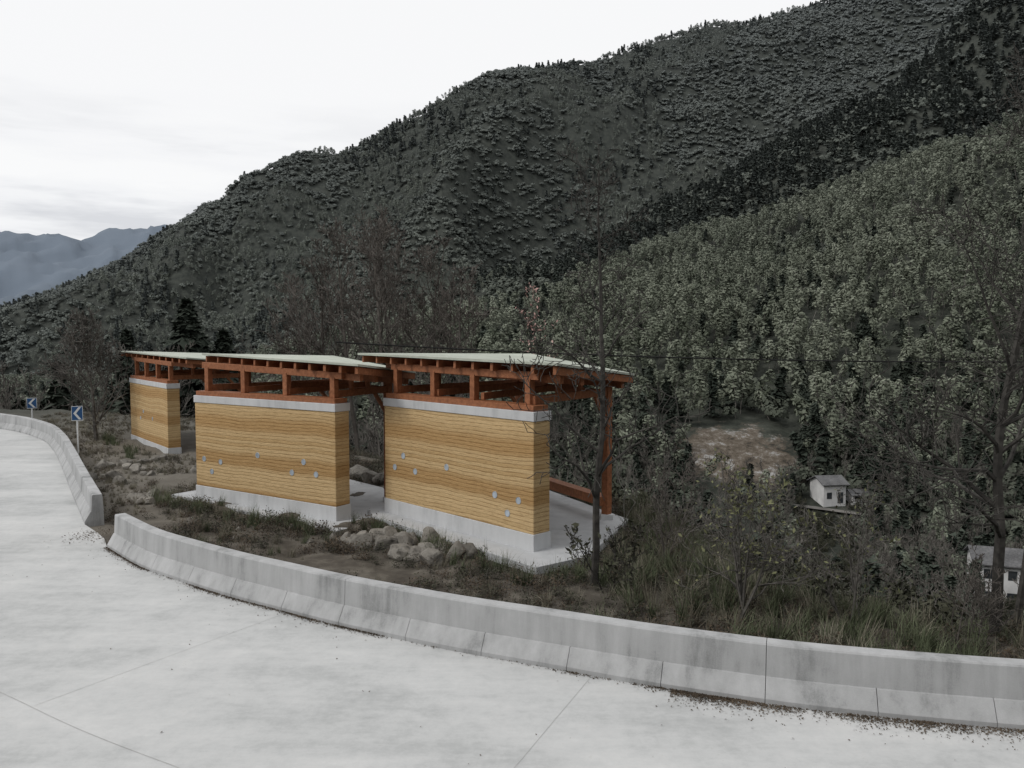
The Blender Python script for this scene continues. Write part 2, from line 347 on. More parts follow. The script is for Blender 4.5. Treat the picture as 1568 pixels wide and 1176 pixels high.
# ------------------------------------------------------------------ pavilions
def lerp(a,b,t): return np.array(a,float)*(1-t)+np.array(b,float)*t
def pavilion(L,Rr,z0,roof,backc,backd,slab,holes,th=.5,posts=(.06,.34,.64,.95),bench=True):
    P=empty('rammed_earth_pavilion')
    L=np.array(L,float);Rr=np.array(Rr,float);d=Rr-L;ln_=np.linalg.norm(d);d/=ln_;n=np.array([-d[1],d[0]])
    if n[1]<0:n=-n
    H=2.8
    def rect(o,i0=0.,i1=0.): return [L-d*(o+i0)-n*o,Rr+d*(o+i1)-n*o,Rr+d*(o+i1)+n*(th+o),L-d*(o+i0)+n*(th+o)]
    mb=MB();mb.prism(rect(0),z0-.02,z0+.34);mb.obj('wall_base',[M_base],P,bevel=.008)
    mb=MB();mb.prism(rect(-.018),z0+.34,z0+H-.19);mb.obj('earth_wall',[M_earth],P,bevel=.015)
    mb=MB();mb.prism(rect(.004),z0+H-.19,z0+H);mb.obj('wall_cap',[M_base],P,bevel=.008)
    mb=MB();mb.prism(slab,z0-.16,z0);mb.obj('floor_slab',[M_slab],P,bevel=.01)
    A,B,C,D=[np.array(q,float) for q in roof]
    tb_=.05
    def surf(s,t): return lerp(lerp(A,B,s),lerp(D,C,s),t)
    ns,ntt=16,8; mb=MB(); vt=[];vb=[]
    for i in range(ns+1):
        for j in range(ntt+1):
            q=surf(i/ns,j/ntt); vt.append(q); vb.append(q-np.array([0,0,tb_]))
    k=len(vt); f=[];w=ntt+1
    for i in range(ns):
        for j in range(ntt):
            a=i*w+j; f.append((a,a+w,a+w+1,a+1)); f.append((k+a,k+a+1,k+a+w+1,k+a+w))
    fe=[]
    for i in range(ns):
        a=i*w; fe.append((a,k+a,k+a+w,a+w)); a=i*w+ntt; fe.append((a,a+w,k+a+w,k+a))
    for j in range(ntt):
        fe.append((j,j+1,k+j+1,k+j)); a=ns*w+j; fe.append((a,k+a,k+a+1,a+1))
    mb.add(vt+vb,f+fe,0); mb.obj('roof_sheet',[M_roof],P)
    mb=MB()
    zoff=np.array([0,0,-tb_-.012])
    v=[]
    for i in range(ns+1):
        for j in range(ntt+1): v.append(lerp(surf(.5,.5),surf(i/ns,j/ntt),.985)*np.array([1,1,0])+np.array([0,0,surf(i/ns,j/ntt)[2]])+zoff)
    mb.add(v,[(i*w+j,i*w+j+1,(i+1)*w+j+1,(i+1)*w+j) for i in range(ns) for j in range(ntt)],0); mb.obj('roof_soffit',[M_wood],P)
    mb=MB(); zr=np.array([0,0,-tb_-.10])
    for s_ in np.linspace(.015,.985,12): mb.box(surf(s_,.015)+zr,surf(s_,.985)+zr,.075,.16)
    mb.obj('rafters',[M_wood],P,bevel=.004)
    mb=MB(); zp=np.array([0,0,-tb_-.26])
    for t_ in (.13,.36,.62,.88): mb.box(surf(.03,t_)+zp,surf(.97,t_)+zp,.10,.16)
    mb.obj('purlins',[M_wood],P,bevel=.004)
    zt=z0+H; ctr=th*.5
    mb=MB(); a=L+n*ctr+d*.05; b_=Rr+n*ctr-d*.05
    mb.box((*a,zt+.06),(*b_,zt+.06),.42,.118); mb.obj('wall_plate',[M_wood],P,bevel=.005)
    mb=MB()
    def roof_z(x,y):
        best=1e9;zb=3.5
        for i in range(13):
            for j in range(9):
                q=surf(i/12,j/8); dd_=(q[0]-x)**2+(q[1]-y)**2
                if dd_<best: best=dd_;zb=q[2]
        return zb
    tops=[]
    for s_ in posts:
        q=L+d*ln_*s_+n*ctr; zr_=roof_z(*q)-tb_-.30
        mb.box((*q,zt+.12),(*q,zr_),.15,.15,up=(*d,0)); tops.append((*q,zr_))
    mb.box(np.array(tops[0])-np.array([*d,0])*.2+[0,0,.05],np.array(tops[-1])+np.array([*d,0])*.3+[0,0,.05],.12,.16)
    bc=np.array(backc,float);bd=np.array(backd,float); bt=[]
    for t_ in (0,1):
        q=lerp(bc,bd,t_); zr_=roof_z(*q)-tb_-.18
        mb.box((*q,z0+.12),(*q,zr_),.17,.17,up=(*d,0)); bt.append(q)
    if bench: mb.box((*bt[0],z0+.42),(*bt[-1],z0+.42),.30,.22)
    mb.box((*bt[0],zt+.16),(*bt[-1],zt+.16),.10,.18)
    for q,s_ in zip(bt,(.95,.06)):
        w_=L+d*ln_*s_+n*ctr
        mb.box((*w_,zt+.21),(*q,zt+.21),.09,.17)
        u_=(w_-q)/np.linalg.norm(w_-q)
        mb.box((*(q+u_*.05),zt-.45),(*(q+u_*.6),zt+.13),.07,.09)
        for mm in (.3,.6):
            mid=lerp(w_,q,mm); mb.box((*mid,zt+.29),(*mid,roof_z(*mid)-tb_-.2),.09,.09,up=(*d,0))
    for s_ in (.35,.65):
        w_=L+d*ln_*s_+n*ctr; q=lerp(bt[1],bt[0],s_); mb.box((*w_,zt+.21),(*q,zt+.27),.09,.15)
    mb.obj('timber_frame',[M_wood],P,bevel=.005)
    mb=MB()
    for q in bt: mb.prism([q+np.array(o_)*.14 for o_ in ((-1,-1),(1,-1),(1,1),(-1,1))],z0-.5,z0+.119)
    mb.obj('column_footings',[M_base],P,bevel=.01)
    mb=MB(); k=20
    for s_,zh_ in holes:
        c3=np.array([*(L+d*ln_*s_-n*(-.018)),zh_]); n3=np.array([*-n,0]);d3=np.array([*d,0]);zz_=np.array([0,0,1.])
        ring=lambda rr_,o_:[c3+n3*o_+(d3*math.cos(t)+zz_*math.sin(t))*rr_ for t in np.linspace(0,2*math.pi,k,endpoint=False)]
        v=ring(.074,-.01)+ring(.074,.010)+ring(.066,.010)+ring(.066,.003)
        f=[(r_*k+i,r_*k+(i+1)%k,(r_+1)*k+(i+1)%k,(r_+1)*k+i) for r_ in range(3) for i in range(k)]
        mb.add(v,f,0); mb.add(ring(.067,.004),[tuple(range(k))],1)
    if holes: mb.obj('wall_pipes',[M_pipe,M_glass],P)
    return P
pavilion((-3.14,19.55),(.43,15.8),.1,[(-3.9,20.3,3.98),(.86,15.3,3.89),(2.9,19.0,3.52),(.55,23.2,3.90)],(2.23,18.75),(.2,22.6),
   [(-3.3,19.0),(.45,14.75),(1.5,15.55),(2.75,18.7),(.7,23),(-2.6,20.6),(-3.6,19.8)],
   [(.152,1.56),(.085,1.25),(.242,1.24),(.467,1.48),(.776,1.09),(.913,1.07),(.85,.76)],posts=(.05,.33,.60,.93))
pavilion((-8.66,21.8),(-4.18,18.9),0.,[(-8.6,22.3,3.93),(-3.5,18.25,3.77),(-2.62,21.9,3.45),(-5.55,25.0,3.80)],(-3.3,21.3),(-5.5,24.6),
   [(-9.5,22.2),(-3.98,17.95),(-2.9,19.5),(-2.75,22.1),(-5.4,25),(-8.9,23.0)],
   [(.07,1.09),(.199,1.06),(.13,.77),(.477,1.36),(.714,1.03),(.793,1.33),(.873,1.06)],bench=False)
pavilion((-16.6,34.8),(-13.1,30.4),-.2,[(-17.75,36.3,3.75),(-12.0,29.6,3.62),(-10.6,33.4,3.30),(-14.4,38.2,3.6)],(-11.1,32.9),(-14.1,37.3),
   [(-17.4,35.3),(-13.0,29.4),(-11.8,30.1),(-10.7,33.4),(-14.2,38),(-17.1,36)],[(.3,1.0),(.38,1.3),(.62,1.1)])

# ------------------------------------------------------------------ tree generators
def bare_tree(seed,height,r0,levels=3,start=.25,nseg=14,per=2,blen=.36,up=.25,spread=.9,lean=(0,0),wig=.12,l2=2,l3=2,stems=1,bw=1.6):
    rd=random.Random(seed); segs=[];tips=[]
    def rv(): return Vector((rd.gauss(0,1),rd.gauss(0,1),rd.gauss(0,1)))
    def grow(p,d,L,r,lvl):
        n=(nseg,7,5,3)[min(lvl,3)]
        for i in range(n):
            d=(d+rv()*wig*(bw if lvl else .45)+Vector((0,0,up*.22 if lvl else .10))).normalized()
            q=p+d*(L/n); ra=r*(1-.82*i/n); rb2=r*(1-.82*(i+1)/n)
            segs.append((p,q,ra,rb2)); p=q
            fr_=(i+1)/n
            if lvl<levels:
                if lvl==0:
                    if fr_<start: continue
                    c=per
                else: c=(0,l2,l3)[min(lvl,2)] if fr_>.2 else 0
                for _ in range(c):
                    if rd.random()<.2: continue
                    s=d.cross(rv()).normalized()
                    nd=(d*(1-spread*.5)+s*spread+Vector((0,0,up))).normalized()
                    if lvl==0: LL=height*blen*(1.15-.8*(fr_-start)/(1-start+.01))*rd.uniform(.5,1.15)
                    else: LL=L*rd.uniform(.3,.6)*(1.1-.4*fr_)
                    grow(p,nd,LL,max(rb2*.55,.0035),lvl+1)
            if lvl>=levels-1 and lvl>0: tips.append(tuple(p))
    for s in range(stems):
        d0=Vector((lean[0]+(rd.gauss(0,.3) if stems>1 else 0),lean[1]+(rd.gauss(0,.3) if stems>1 else 0),1)).normalized()
        grow(Vector((rd.gauss(0,.1)*(stems>1),rd.gauss(0,.1)*(stems>1),0)),d0,height*(1 if s==0 else rd.uniform(.7,1)),r0,0)
    return segs,np.array(tips)
def tubes(segs,k=4,minr=0):
    P=np.array([s[0] for s in segs]);Q=np.array([s[1] for s in segs]);ra=np.maximum([s[2] for s in segs],minr);rb2=np.maximum([s[3] for s in segs],minr)
    D=Q-P;D/=np.linalg.norm(D,axis=1,keepdims=True)
    ref=np.where(np.abs(D[:,2:3])>.8,np.array([[1.,0,0]]),np.array([[0,0,1.]]))
    S=np.cross(D,ref);S/=np.linalg.norm(S,axis=1,keepdims=True);T_=np.cross(S,D)
    V=[]
    for C_,r_ in ((P,ra),(Q,rb2)):
        for i in range(k):
            a=2*math.pi*i/k; V.append(C_+(S*math.cos(a)+T_*math.sin(a))*r_[:,None])
    V=np.stack(V,1).reshape(-1,3); n=len(P)
    base=np.arange(n)[:,None]*2*k
    fs=np.array([[i,(i+1)%k,k+(i+1)%k,k+i] for i in range(k)])
    F=(base[:,:,None]+fs[None]).reshape(-1,4).tolist()
    return V,F
def tz(x,y): return float(terrain(np.array([x]),np.array([y]))[0])
def place_tree(name,x,y,seed,height,r0,mat=None,leaf=None,leafn=0,leafs=.05,dz=-.1,minr=.004,top=None,**kw):
    z=tz(x,y)+dz
    if top is not None: height=top-z
    segs,tips=bare_tree(seed,height,r0,**kw); mb=MB(); v,f=tubes(segs,5 if r0>.04 else 4,minr); mb.add(v,f,0)
    mats=[mat or M_bark]
    if leaf is not None:
        g=np.random.default_rng(seed); sel=tips[g.integers(0,len(tips),leafn)]+g.normal(size=(leafn,3))*.04
        v,f=quads(sel,g.normal(size=(leafn,3))+[0,0,.6],g.uniform(.6,1.2,leafn)*leafs,1.1,g); mb.add(v,f,1); mats.append(leaf)
    o=mb.obj(name,mats); o.location=(x,y,z); return o
place_tree('bare_tree',1.45,14.0,11,7.5,.075,M_bark_d,top=7.3,minr=.0065,levels=3,start=.2,nseg=18,per=2,blen=.27,up=.16,spread=.95,l2=2,l3=1)
place_tree('bare_tree',7.3,11.9,23,8.6,.09,M_bark_d,top=8.0,minr=.006,levels=3,start=.2,nseg=20,per=2,blen=.36,up=.22,spread=.95,l2=2,l3=2)
place_tree('bare_tree',9.6,15.2,29,8.0,.08,M_bark_d,top=7.0,minr=.006,levels=3,start=.3,nseg=16,per=2,blen=.32,up=.25,spread=.9,l2=2,l3=1)
place_tree('bare_tree',-17.8,34.2,5,4.9,.09,M_bark,minr=.014,levels=3,start=.12,per=2,blen=.6,up=.25,spread=.85)
for sd,(x_,y_,tp) in enumerate(((-4.6,29.5,8.3),(-3.2,31,7.6),(-6.2,32,7.9),(-5.2,35,8.8),(-8.0,34,7.0),(-10.5,39,6.6),(-1.6,30,6.2))):
    place_tree('bare_tree',x_,y_,31+sd,9.8,.11,M_twig,top=tp,minr=.012,levels=3,start=.32,per=2,blen=.36,up=.35,spread=.8,l2=2,l3=2,lean=(random.gauss(0,.08),0))
place_tree('blossom_tree',.95,24.5,41,6.9,.05,M_bark_d,M_pink,170,.06,top=5.6,minr=.009,levels=2,start=.45,per=2,blen=.24,up=.4)
place_tree('leafy_shrub',3.6,12.4,51,2.75,.03,M_bark,M_leafy,620,.045,minr=.0045,levels=3,start=.15,nseg=9,per=2,blen=.45,up=.3,spread=.9,stems=5,l2=1,l3=1)
place_tree('leafy_shrub',5.2,12.2,52,2.2,.026,M_bark,M_leafy,160,.04,minr=.0045,levels=3,start=.15,nseg=9,per=2,blen=.45,up=.3,spread=.9,stems=3,l2=1,l3=1)
place_tree('leafy_shrub',1.75,13.6,53,1.4,.02,M_bark_d,M_weed,240,.06,levels=2,start=.15,nseg=8,per=2,blen=.45,up=.35,stems=3)
place_tree('bare_shrub',6.6,11.6,54,1.5,.018,M_twig,minr=.0045,levels=3,start=.1,nseg=8,per=2,blen=.5,up=.3,stems=3,l2=1,l3=1)
place_tree('bare_shrub',2.9,15.6,55,2.1,.018,M_twig,minr=.006,levels=3,start=.1,nseg=8,per=2,blen=.5,up=.3,stems=3,l2=1,l3=1)

def src_coll(name,objs):
    c=bpy.data.collections.new(name)
    for o in objs: c.objects.link(o)
    return c
def crown(seed,n=150,lumps=5,flat=1.0,size=.27,trunk=False,mat=M_broad):
    g=np.random.default_rng(seed); mb=MB()
    lc=g.normal(size=(lumps,3))*[.30,.30,.26*flat]+[0,0,1.0]; lr=g.uniform(.42,.6,lumps)
    which=g.integers(0,lumps,n); d=g.normal(size=(n,3)); d/=np.linalg.norm(d,axis=1,keepdims=True); d[:,2]=np.where(d[:,2]<0,-d[:,2],d[:,2])
    c=lc[which]+d*lr[which][:,None]*g.uniform(.9,1.03,n)[:,None]
    v,f=quads(c,d+g.normal(size=(n,3))*.18,g.uniform(.6,1.3,n)*size,.8,g); mb.add(v,f,0)
    return mb.obj('crown_%d'%seed,[mat,M_bark_d],link=False)
def crown_fine(seed,n=900,lumps=11,size=.075,mat=M_weed):
    g=np.random.default_rng(seed); mb=MB()
    lc=g.normal(size=(lumps,3))*[.5,.5,.32]+[0,0,.8]; lr=g.uniform(.2,.45,lumps)
    which=g.integers(0,lumps,n); d=g.normal(size=(n,3)); d/=np.linalg.norm(d,axis=1,keepdims=True)
    c=lc[which]+d*lr[which][:,None]*g.uniform(.5,1.1,n)[:,None]; c=c[c[:,2]>0]
    v,f=quads(c,g.normal(size=c.shape)+[0,0,.6],g.uniform(.6,1.3,len(c))*size,1.,g); mb.add(v,f,0)
    segs=[]
    for q in lc: segs.append((Vector((0,0,-.2)),Vector(q*[.5,.5,.6]),.03,.02)); segs.append((Vector(q*[.5,.5,.6]),Vector(q+[0,0,.25]),.02,.008))
    v,f=tubes(segs,3); mb.add(v,f,1)
    return mb.obj('crown_%d'%seed,[mat,M_bark_d],link=False)
def conifer_mesh(seed,n=170,layers=9,w=.30,mat=M_conif,leaf=.12):
    g=np.random.default_rng(seed); mb=MB(); t=g.uniform(0,1,n)**.8
    a=g.uniform(0,2*math.pi,n); rr_=w*(1-t*.97)*(0.55+.45*(1-(t*layers)%1))*g.uniform(.35,1.1,n)
    c=np.stack([np.cos(a)*rr_,np.sin(a)*rr_,.12+t*.9-rr_*.25],1)
    nm=np.stack([np.cos(a)*.5,np.sin(a)*.5,np.ones(n)],1)+g.normal(size=(n,3))*.35
    v,f=quads(c,nm,g.uniform(.6,1.2,n)*leaf,1.,g); mb.add(v,f,0); mb.box((0,0,-.1),(0,0,.9),.025,.025,1)
    return mb,mat
def bamboo(seed,per=130):
    g=np.random.default_rng(seed); mb=MB(); a=g.uniform(0,6.28); lean=g.uniform(.12,.28)
    def ax(t): return np.stack([math.cos(a)*lean*t**2.4,math.sin(a)*lean*t**2.4,t-.16*t**5],-1)
    segs=[(Vector(ax(np.float64(i/6))),Vector(ax(np.float64((i+1)/6))),.008,.006) for i in range(6)]
    v,f=tubes(segs,3); mb.add(v,f,1)
    t=g.uniform(.36,1.02,per); w=.115*np.sin(np.clip((t-.28)/.78,0,1)*math.pi)**.6+.012
    off=g.normal(size=(per,3)); off/=np.linalg.norm(off,axis=1,keepdims=True); off*=w[:,None]*g.uniform(.7,1.05,per)[:,None]
    c=ax(t)+off*[1,1,.6]; c[:,2]-=np.hypot(off[:,0],off[:,1])*.7
    v,f=quads(c,off/.1+[0,0,.3]+g.normal(size=(per,3))*.2,g.uniform(.026,.048,per),1.15,g); mb.add(v,f,0)
    return mb.obj('bamboo_%d'%seed,[M_bamb,M_brown],link=False)
def bare_src(seed,mat=M_brown):
    segs,tips=bare_tree(seed,1.,.012,levels=3,start=.25,nseg=8,per=2,blen=.42,up=.4,spread=.75,l2=1,l3=1)
    mb=MB(); v,f=tubes(segs,3,.0034); mb.add(v,f,0)
    return mb.obj('bare_%d'%seed,[mat],link=False)
def tuft(seed,mat,n=55,droop=1.0,wd=.012,spread=.5):
    g=np.random.default_rng(seed); mb=MB(); Vs=[];Fs=[];c=0
    for k in range(n):
        a=g.uniform(0,2*math.pi); L_=g.uniform(.4,1.1); b0=g.normal(size=2)*.08; out_=g.uniform(.15,1.2)*spread*L_; w=wd*g.uniform(.6,1.3)
        dx,dy=math.cos(a),math.sin(a)
        for i in range(6):
            t=i/5; rr_=out_*t**1.4; z=L_*(t-.48*droop*(out_/L_)*1.5*t**2.5); ww=w*(1-t*.95)
            Vs.append((b0[0]+dx*rr_-dy*ww,b0[1]+dy*rr_+dx*ww,z));Vs.append((b0[0]+dx*rr_+dy*ww,b0[1]+dy*rr_-dx*ww,z))
        for i in range(5): Fs.append((c+2*i,c+2*i+1,c+2*i+3,c+2*i+2))
        c+=12
    mb.add(Vs,Fs,0); return mb.obj('tuft_%d'%seed,[mat],link=False)
def weed(seed,mat,n=110,size=.05,h=.5):
    g=np.random.default_rng(seed); mb=MB()
    segs=[]; C_=[]
    for k in range(14):
        p=Vector((g.normal()*.16,g.normal()*.16,0)); d=Vector((g.normal()*.6,g.normal()*.6,1)).normalized()
        for i in range(4):
            q=p+d*h*g.uniform(.18,.34); d=(d+Vector(g.normal(size=3))*.35).normalized(); segs.append((p,q,.006,.004)); p=q
            for _ in range(max(1,n//45)): C_.append(np.array(p)+g.normal(size=3)*.07)
    v,f=tubes(segs,3); mb.add(v,f,1)
    C_=np.array(C_); v,f=quads(C_,g.normal(size=C_.shape)+[0,0,.8],g.uniform(.5,1.2,len(C_))*size,1.1,g); mb.add(v,f,0)
    return mb.obj('weed_%d'%seed,[mat,M_twig],link=False)
def rock_mesh(seed):
    import bmesh
    g=np.random.default_rng(seed); bm=bmesh.new(); bmesh.ops.create_icosphere(bm,subdivisions=3,radius=1)
    pl=g.normal(size=(14,3)); pl/=np.linalg.norm(pl,axis=1,keepdims=True); dl=g.uniform(.55,.95,14)
    for v in bm.verts:
        c=np.array(v.co)
        for a,b_ in zip(pl,dl):
            k=c@a
            if k>b_: c=c-a*(k-b_)*.9
        c=c*(1+.05*math.sin(c[0]*7+seed)*math.sin(c[1]*6)); v.co=Vector(c*[1,.8,.65])
    me=bpy.data.meshes.new('rock_%d'%seed); bm.to_mesh(me); bm.free(); me.materials.append(M_rock)
    return bpy.data.objects.new('rock_%d'%seed,me)
def scatter(name,coll,P,rot,scl,idx):
    me=bpy.data.meshes.new(name); me.vertices.add(len(P)); me.vertices.foreach_set('co',np.asarray(P,np.float32).ravel())
    a=me.attributes.new('rot','FLOAT_VECTOR','POINT'); a.data.foreach_set('vector',np.asarray(rot,np.float32).ravel())
    a=me.attributes.new('scl','FLOAT_VECTOR','POINT'); a.data.foreach_set('vector',np.asarray(scl,np.float32).ravel())
    a=me.attributes.new('pick','INT','POINT'); a.data.foreach_set('value',np.asarray(idx,np.int32))
    o=bpy.data.objects.new(name,me); COL.objects.link(o)
    ng=bpy.data.node_groups.new(name+'_gn','GeometryNodeTree')
    ng.interface.new_socket('Geometry',in_out='INPUT',socket_type='NodeSocketGeometry'); ng.interface.new_socket('Geometry',in_out='OUTPUT',socket_type='NodeSocketGeometry')
    N=ng.nodes;L_=ng.links; gi=N.new('NodeGroupInput');go=N.new('NodeGroupOutput')
    ci=N.new('GeometryNodeCollectionInfo'); ci.inputs['Collection'].default_value=coll; ci.inputs['Separate Children'].default_value=True; ci.inputs['Reset Children'].default_value=True
    ip=N.new('GeometryNodeInstanceOnPoints'); ip.inputs['Pick Instance'].default_value=True
    def na(n_,t):
        k=N.new('GeometryNodeInputNamedAttribute'); k.data_type=t; k.inputs['Name'].default_value=n_; return k.outputs['Attribute']
    L_.new(gi.outputs[0],ip.inputs['Points']); L_.new(ci.outputs[0],ip.inputs['Instance']); L_.new(na('pick','INT'),ip.inputs['Instance Index'])
    er=N.new('FunctionNodeEulerToRotation'); L_.new(na('rot','FLOAT_VECTOR'),er.inputs[0]); L_.new(er.outputs[0],ip.inputs['Rotation'])
    L_.new(na('scl','FLOAT_VECTOR'),ip.inputs['Scale']); L_.new(ip.outputs[0],go.inputs[0])
    md=o.modifiers.new('scatter','NODES'); md.node_group=ng; return o
def mkrot(n,tilt=.06): return np.stack([rng.normal(size=n)*tilt,rng.normal(size=n)*tilt,rng.uniform(0,6.283,n)],1)
def sc3(s,zs=None): return np.stack([s,s,s if zs is None else zs],1)

conif_src=[]
for s in (61,62):
    mb,mt=conifer_mesh(s); conif_src.append(mb.obj('conifer_%d'%s,[mt,M_bark_d],link=False))
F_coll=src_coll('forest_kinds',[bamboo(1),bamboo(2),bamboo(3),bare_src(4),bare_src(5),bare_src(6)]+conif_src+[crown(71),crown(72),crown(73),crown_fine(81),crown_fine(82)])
def sample(n,u0,u1,d0,d1):
    u=rng.uniform(u0,u1,n); d=np.sqrt(rng.uniform(d0*d0,d1*d1,n)); return (u-784)/1230*d,d,u
def cutmask(x,y):
    return (np.hypot((x-46.5)/14,(y-168)/13)<1.+1.0*(fbm(x/6,y/6,91,3)-.5))|((y>110)&(np.abs(x/y-.28)<.055)&(y<165)&(fbm(x/5,y/5,93,2)<.62))
# main mountain forest
x,y,u=sample(58000,-250,1800,380,1480)
D3,D2,D1=knots(u); keep=(y>np.where(u<600,300,D3+30))&(y<D1+60)&~((y>D2+5)&(y<D2+60)&(u>700))
x,y,u=x[keep],y[keep],u[keep]; D3,D2,D1=knots(u); n=len(x)
pn=fbm(x/130,y/130,21,3); pn2=fbm(x/60+7,y/60,25,3)
dark=(y<D2+40)&(u>850)
k=rng.integers(0,3,n); q=rng.random(n)
kind=np.where((pn>.60)&(q<.8)&~dark,k,8+k); sz=rng.uniform(2.6,4.5,n)
isb=kind<3; conf=((pn2>.62)&(q<.35))|(dark&(q<.72))|(q<.03); kind=np.where(conf,6+k%2,kind)
isbm=kind<3; isc=(kind==6)|(kind==7)
S=np.where(isbm,sz*2.8,np.where(isc,sz*2.8,sz)); Sx=np.where(isc,S*1.15,np.where(isbm,S*1.4,S*1.25))
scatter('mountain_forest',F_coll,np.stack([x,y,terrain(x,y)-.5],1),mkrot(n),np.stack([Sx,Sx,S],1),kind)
# bamboo hill
x,y,u=sample(22000,350,1800,158,760)
D3,D2,D1=knots(u); keep=(y<np.where(u<600,300,D3+25))&~cutmask(x,y)
x,y,u=x[keep],y[keep],u[keep];n=len(x); k=rng.integers(0,3,n); q=rng.random(n)
pn=fbm(x/45,y/45,41,3); kind=np.where(((pn<.40)&(q<.8))|(q<.03),8+k,k); kind=np.where((kind>=8)&(rng.random(n)<.4),6+k%2,kind)
kind=np.where((y<205)&(q<.45),np.where(q<.25,6+k%2,8+k),kind)
kind=np.where((u<560)&(q<.5),3+k,kind)
isbm=kind<3; sz=rng.uniform(.7,1.2,n)
S=np.where(isbm,11.5*sz,np.where(kind>=8,3.0*sz,8.5*sz))
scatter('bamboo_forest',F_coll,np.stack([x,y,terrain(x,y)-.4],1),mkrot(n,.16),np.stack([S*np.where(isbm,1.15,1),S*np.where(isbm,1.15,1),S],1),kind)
# valley and bank thicket
HX=[(59.5,150),(63.2,101)]
x,y,u=sample(10500,-300,1800,16,172); d=edge_d(x,y)
keep=(d>2.5+rng.random(len(x))*3)&~cutmask(x,y)
path=lambda x_:np.interp(x_,[40,60,75,95,130],[152,144,139,137,150])
open_=np.zeros(len(x),bool)
for a,b_ in HX: keep&=~(np.hypot(x-a,y-b_)<4.6); open_|=(np.abs(x/y-a/b_)<.045)&(y<b_)&(y>b_-60)
open_|=((y-path(x)<0)&(y-path(x)>-8)&(x>50)&(fbm(x/9,y/9,99,2)<.55))
keep&=~((np.abs(y-path(x))<1.6)&(x>50))
keep&=(rng.random(len(x))<np.where((u>950)&(y<120),.85,.92))
x,y,u,open_=x[keep],y[keep],u[keep],open_[keep];n=len(x);k=rng.integers(0,3,n);q=rng.random(n)
nr_=y<75
kind=np.where(q<np.where(u<800,.55,.22),3+k,np.where(nr_,11+k%2,8+k)); kind=np.where((q>.86)&(y>50),6+k%2,kind); kind=np.where((q>.8)&(q<.86)&(u>600)&(y>75),k,kind)
kind=np.where(open_,11+k%2,kind)
sz=rng.uniform(.55,1.2,n)*np.clip(.55+y/120,.5,1.2)
S=np.where(kind>=8,1.7*sz,np.where(kind>=6,5.5*sz,np.where(kind>=3,5.8*sz,6.5*sz)))
S=np.where(open_,.9*sz,S)
S*=np.where((u>880)&(y<45)&(kind>=3)&(kind<6),.4,1)
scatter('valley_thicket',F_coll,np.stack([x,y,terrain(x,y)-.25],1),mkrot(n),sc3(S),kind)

def pine(x,y,top,w,seed):
    z=tz(x,y); h=(top-z)/1.02
    mb,mt=conifer_mesh(seed,5200,13,w,M_conif,.04); o=mb.obj('conifer_tree',[M_conif,M_bark_d]); o.location=(x,y,z-.2); o.scale=(h,h,h)
pine(-22.6,56,7.0,.46,81); pine(-26.3,55,4.9,.34,82); pine(-20.8,58,4.9,.34,83)

G_coll=src_coll('grass_kinds',[tuft(1,M_grass),tuft(2,M_grass,45,1.2),tuft(3,M_grass,60,.7),tuft(4,M_dry,45,1.),tuft(5,M_dry,40,.6),weed(1,M_weed),weed(2,M_weed),weed(3,M_litter),weed(4,M_litter)])
SL=[[(-3.3,19.0),(.45,14.75),(1.5,15.55),(2.75,18.7),(.7,23),(-2.6,20.6),(-3.6,19.8)],[(-9.5,22.2),(-3.98,17.95),(-2.9,19.5),(-2.75,22.1),(-5.4,25),(-8.9,23.0)],[(-17.4,35.3),(-13.0,29.4),(-11.8,30.1),(-10.7,33.4),(-14.2,38),(-17.1,36)]]
def inpoly(x,y,P):
    c=np.zeros(len(x),bool);j=len(P)-1
    for i in range(len(P)):
        xi,yi=P[i];xj,yj=P[j]
        c^=((yi>y)!=(yj>y))&(x<(xj-xi)*(y-yi)/(yj-yi+1e-9)+xi); j=i
    return c
def near(n,xr,yr,margin=.58):
    x=rng.uniform(*xr,n);y=rng.uniform(*yr,n)
    P=np.concatenate([C1,C2]); dm_=np.full(n,1e9)
    for a in P[::3]: dm_=np.minimum(dm_,np.hypot(x-a[0],y-a[1]))
    k=(y>bar_y(x))&(dm_>margin)
    gap=np.hypot(x+9.2,y-17.8)<1.0; k&=~gap
    for S_ in SL:
        cx,cy=np.mean(S_,axis=0); k&=~inpoly(x,y,[(cx+(a-cx)*1.03,cy+(b_-cy)*1.03) for a,b_ in S_])
    return x[k],y[k]
x,y=near(34000,(-26,20),(9,46)); d=edge_d(x,y); k=(d<12)&(fbm(x/1.2,y/1.2,55,3)>.33)
x,y=x[k],y[k]; n=len(x); pn=fbm(x/2.2,y/2.2,56,3); far=sstep(-7,-11,x)
kind=np.where(rng.random(n)<.30+.25*(pn>.5),5+rng.integers(0,2,n),7+rng.integers(0,2,n)); kind=np.where(rng.random(n)<.12+.6*far,3+rng.integers(0,2,n),kind)
S=rng.uniform(.3,.8,n)*np.where(kind<5,.5,.68)*(1-.3*far)
scatter('weeds',G_coll,np.stack([x,y,terrain(x,y)-.02],1),mkrot(n,.15),sc3(S),kind)
x,y=near(7000,(-12,20),(9,22)); d=edge_d(x,y); pn=fbm(x/1.3,y/1.3,66,3)
right=sstep(-.3,2.5,x); k=(rng.random(len(x))<(.09+.91*right))&(pn>.44-.09*right)&(d<3.0)
x,y,right,pn=x[k],y[k],right[k],pn[k];n=len(x)
kind=np.where(rng.random(n)<.5,rng.integers(0,3,n),3+rng.integers(0,2,n)); S=rng.uniform(.3,.85,n)*(.55+.42*right)*np.where(kind>=3,.9,1)
scatter('tall_grass',G_coll,np.stack([x,y,terrain(x,y)-.03],1),mkrot(n,.2),sc3(S),kind)
pp=[]
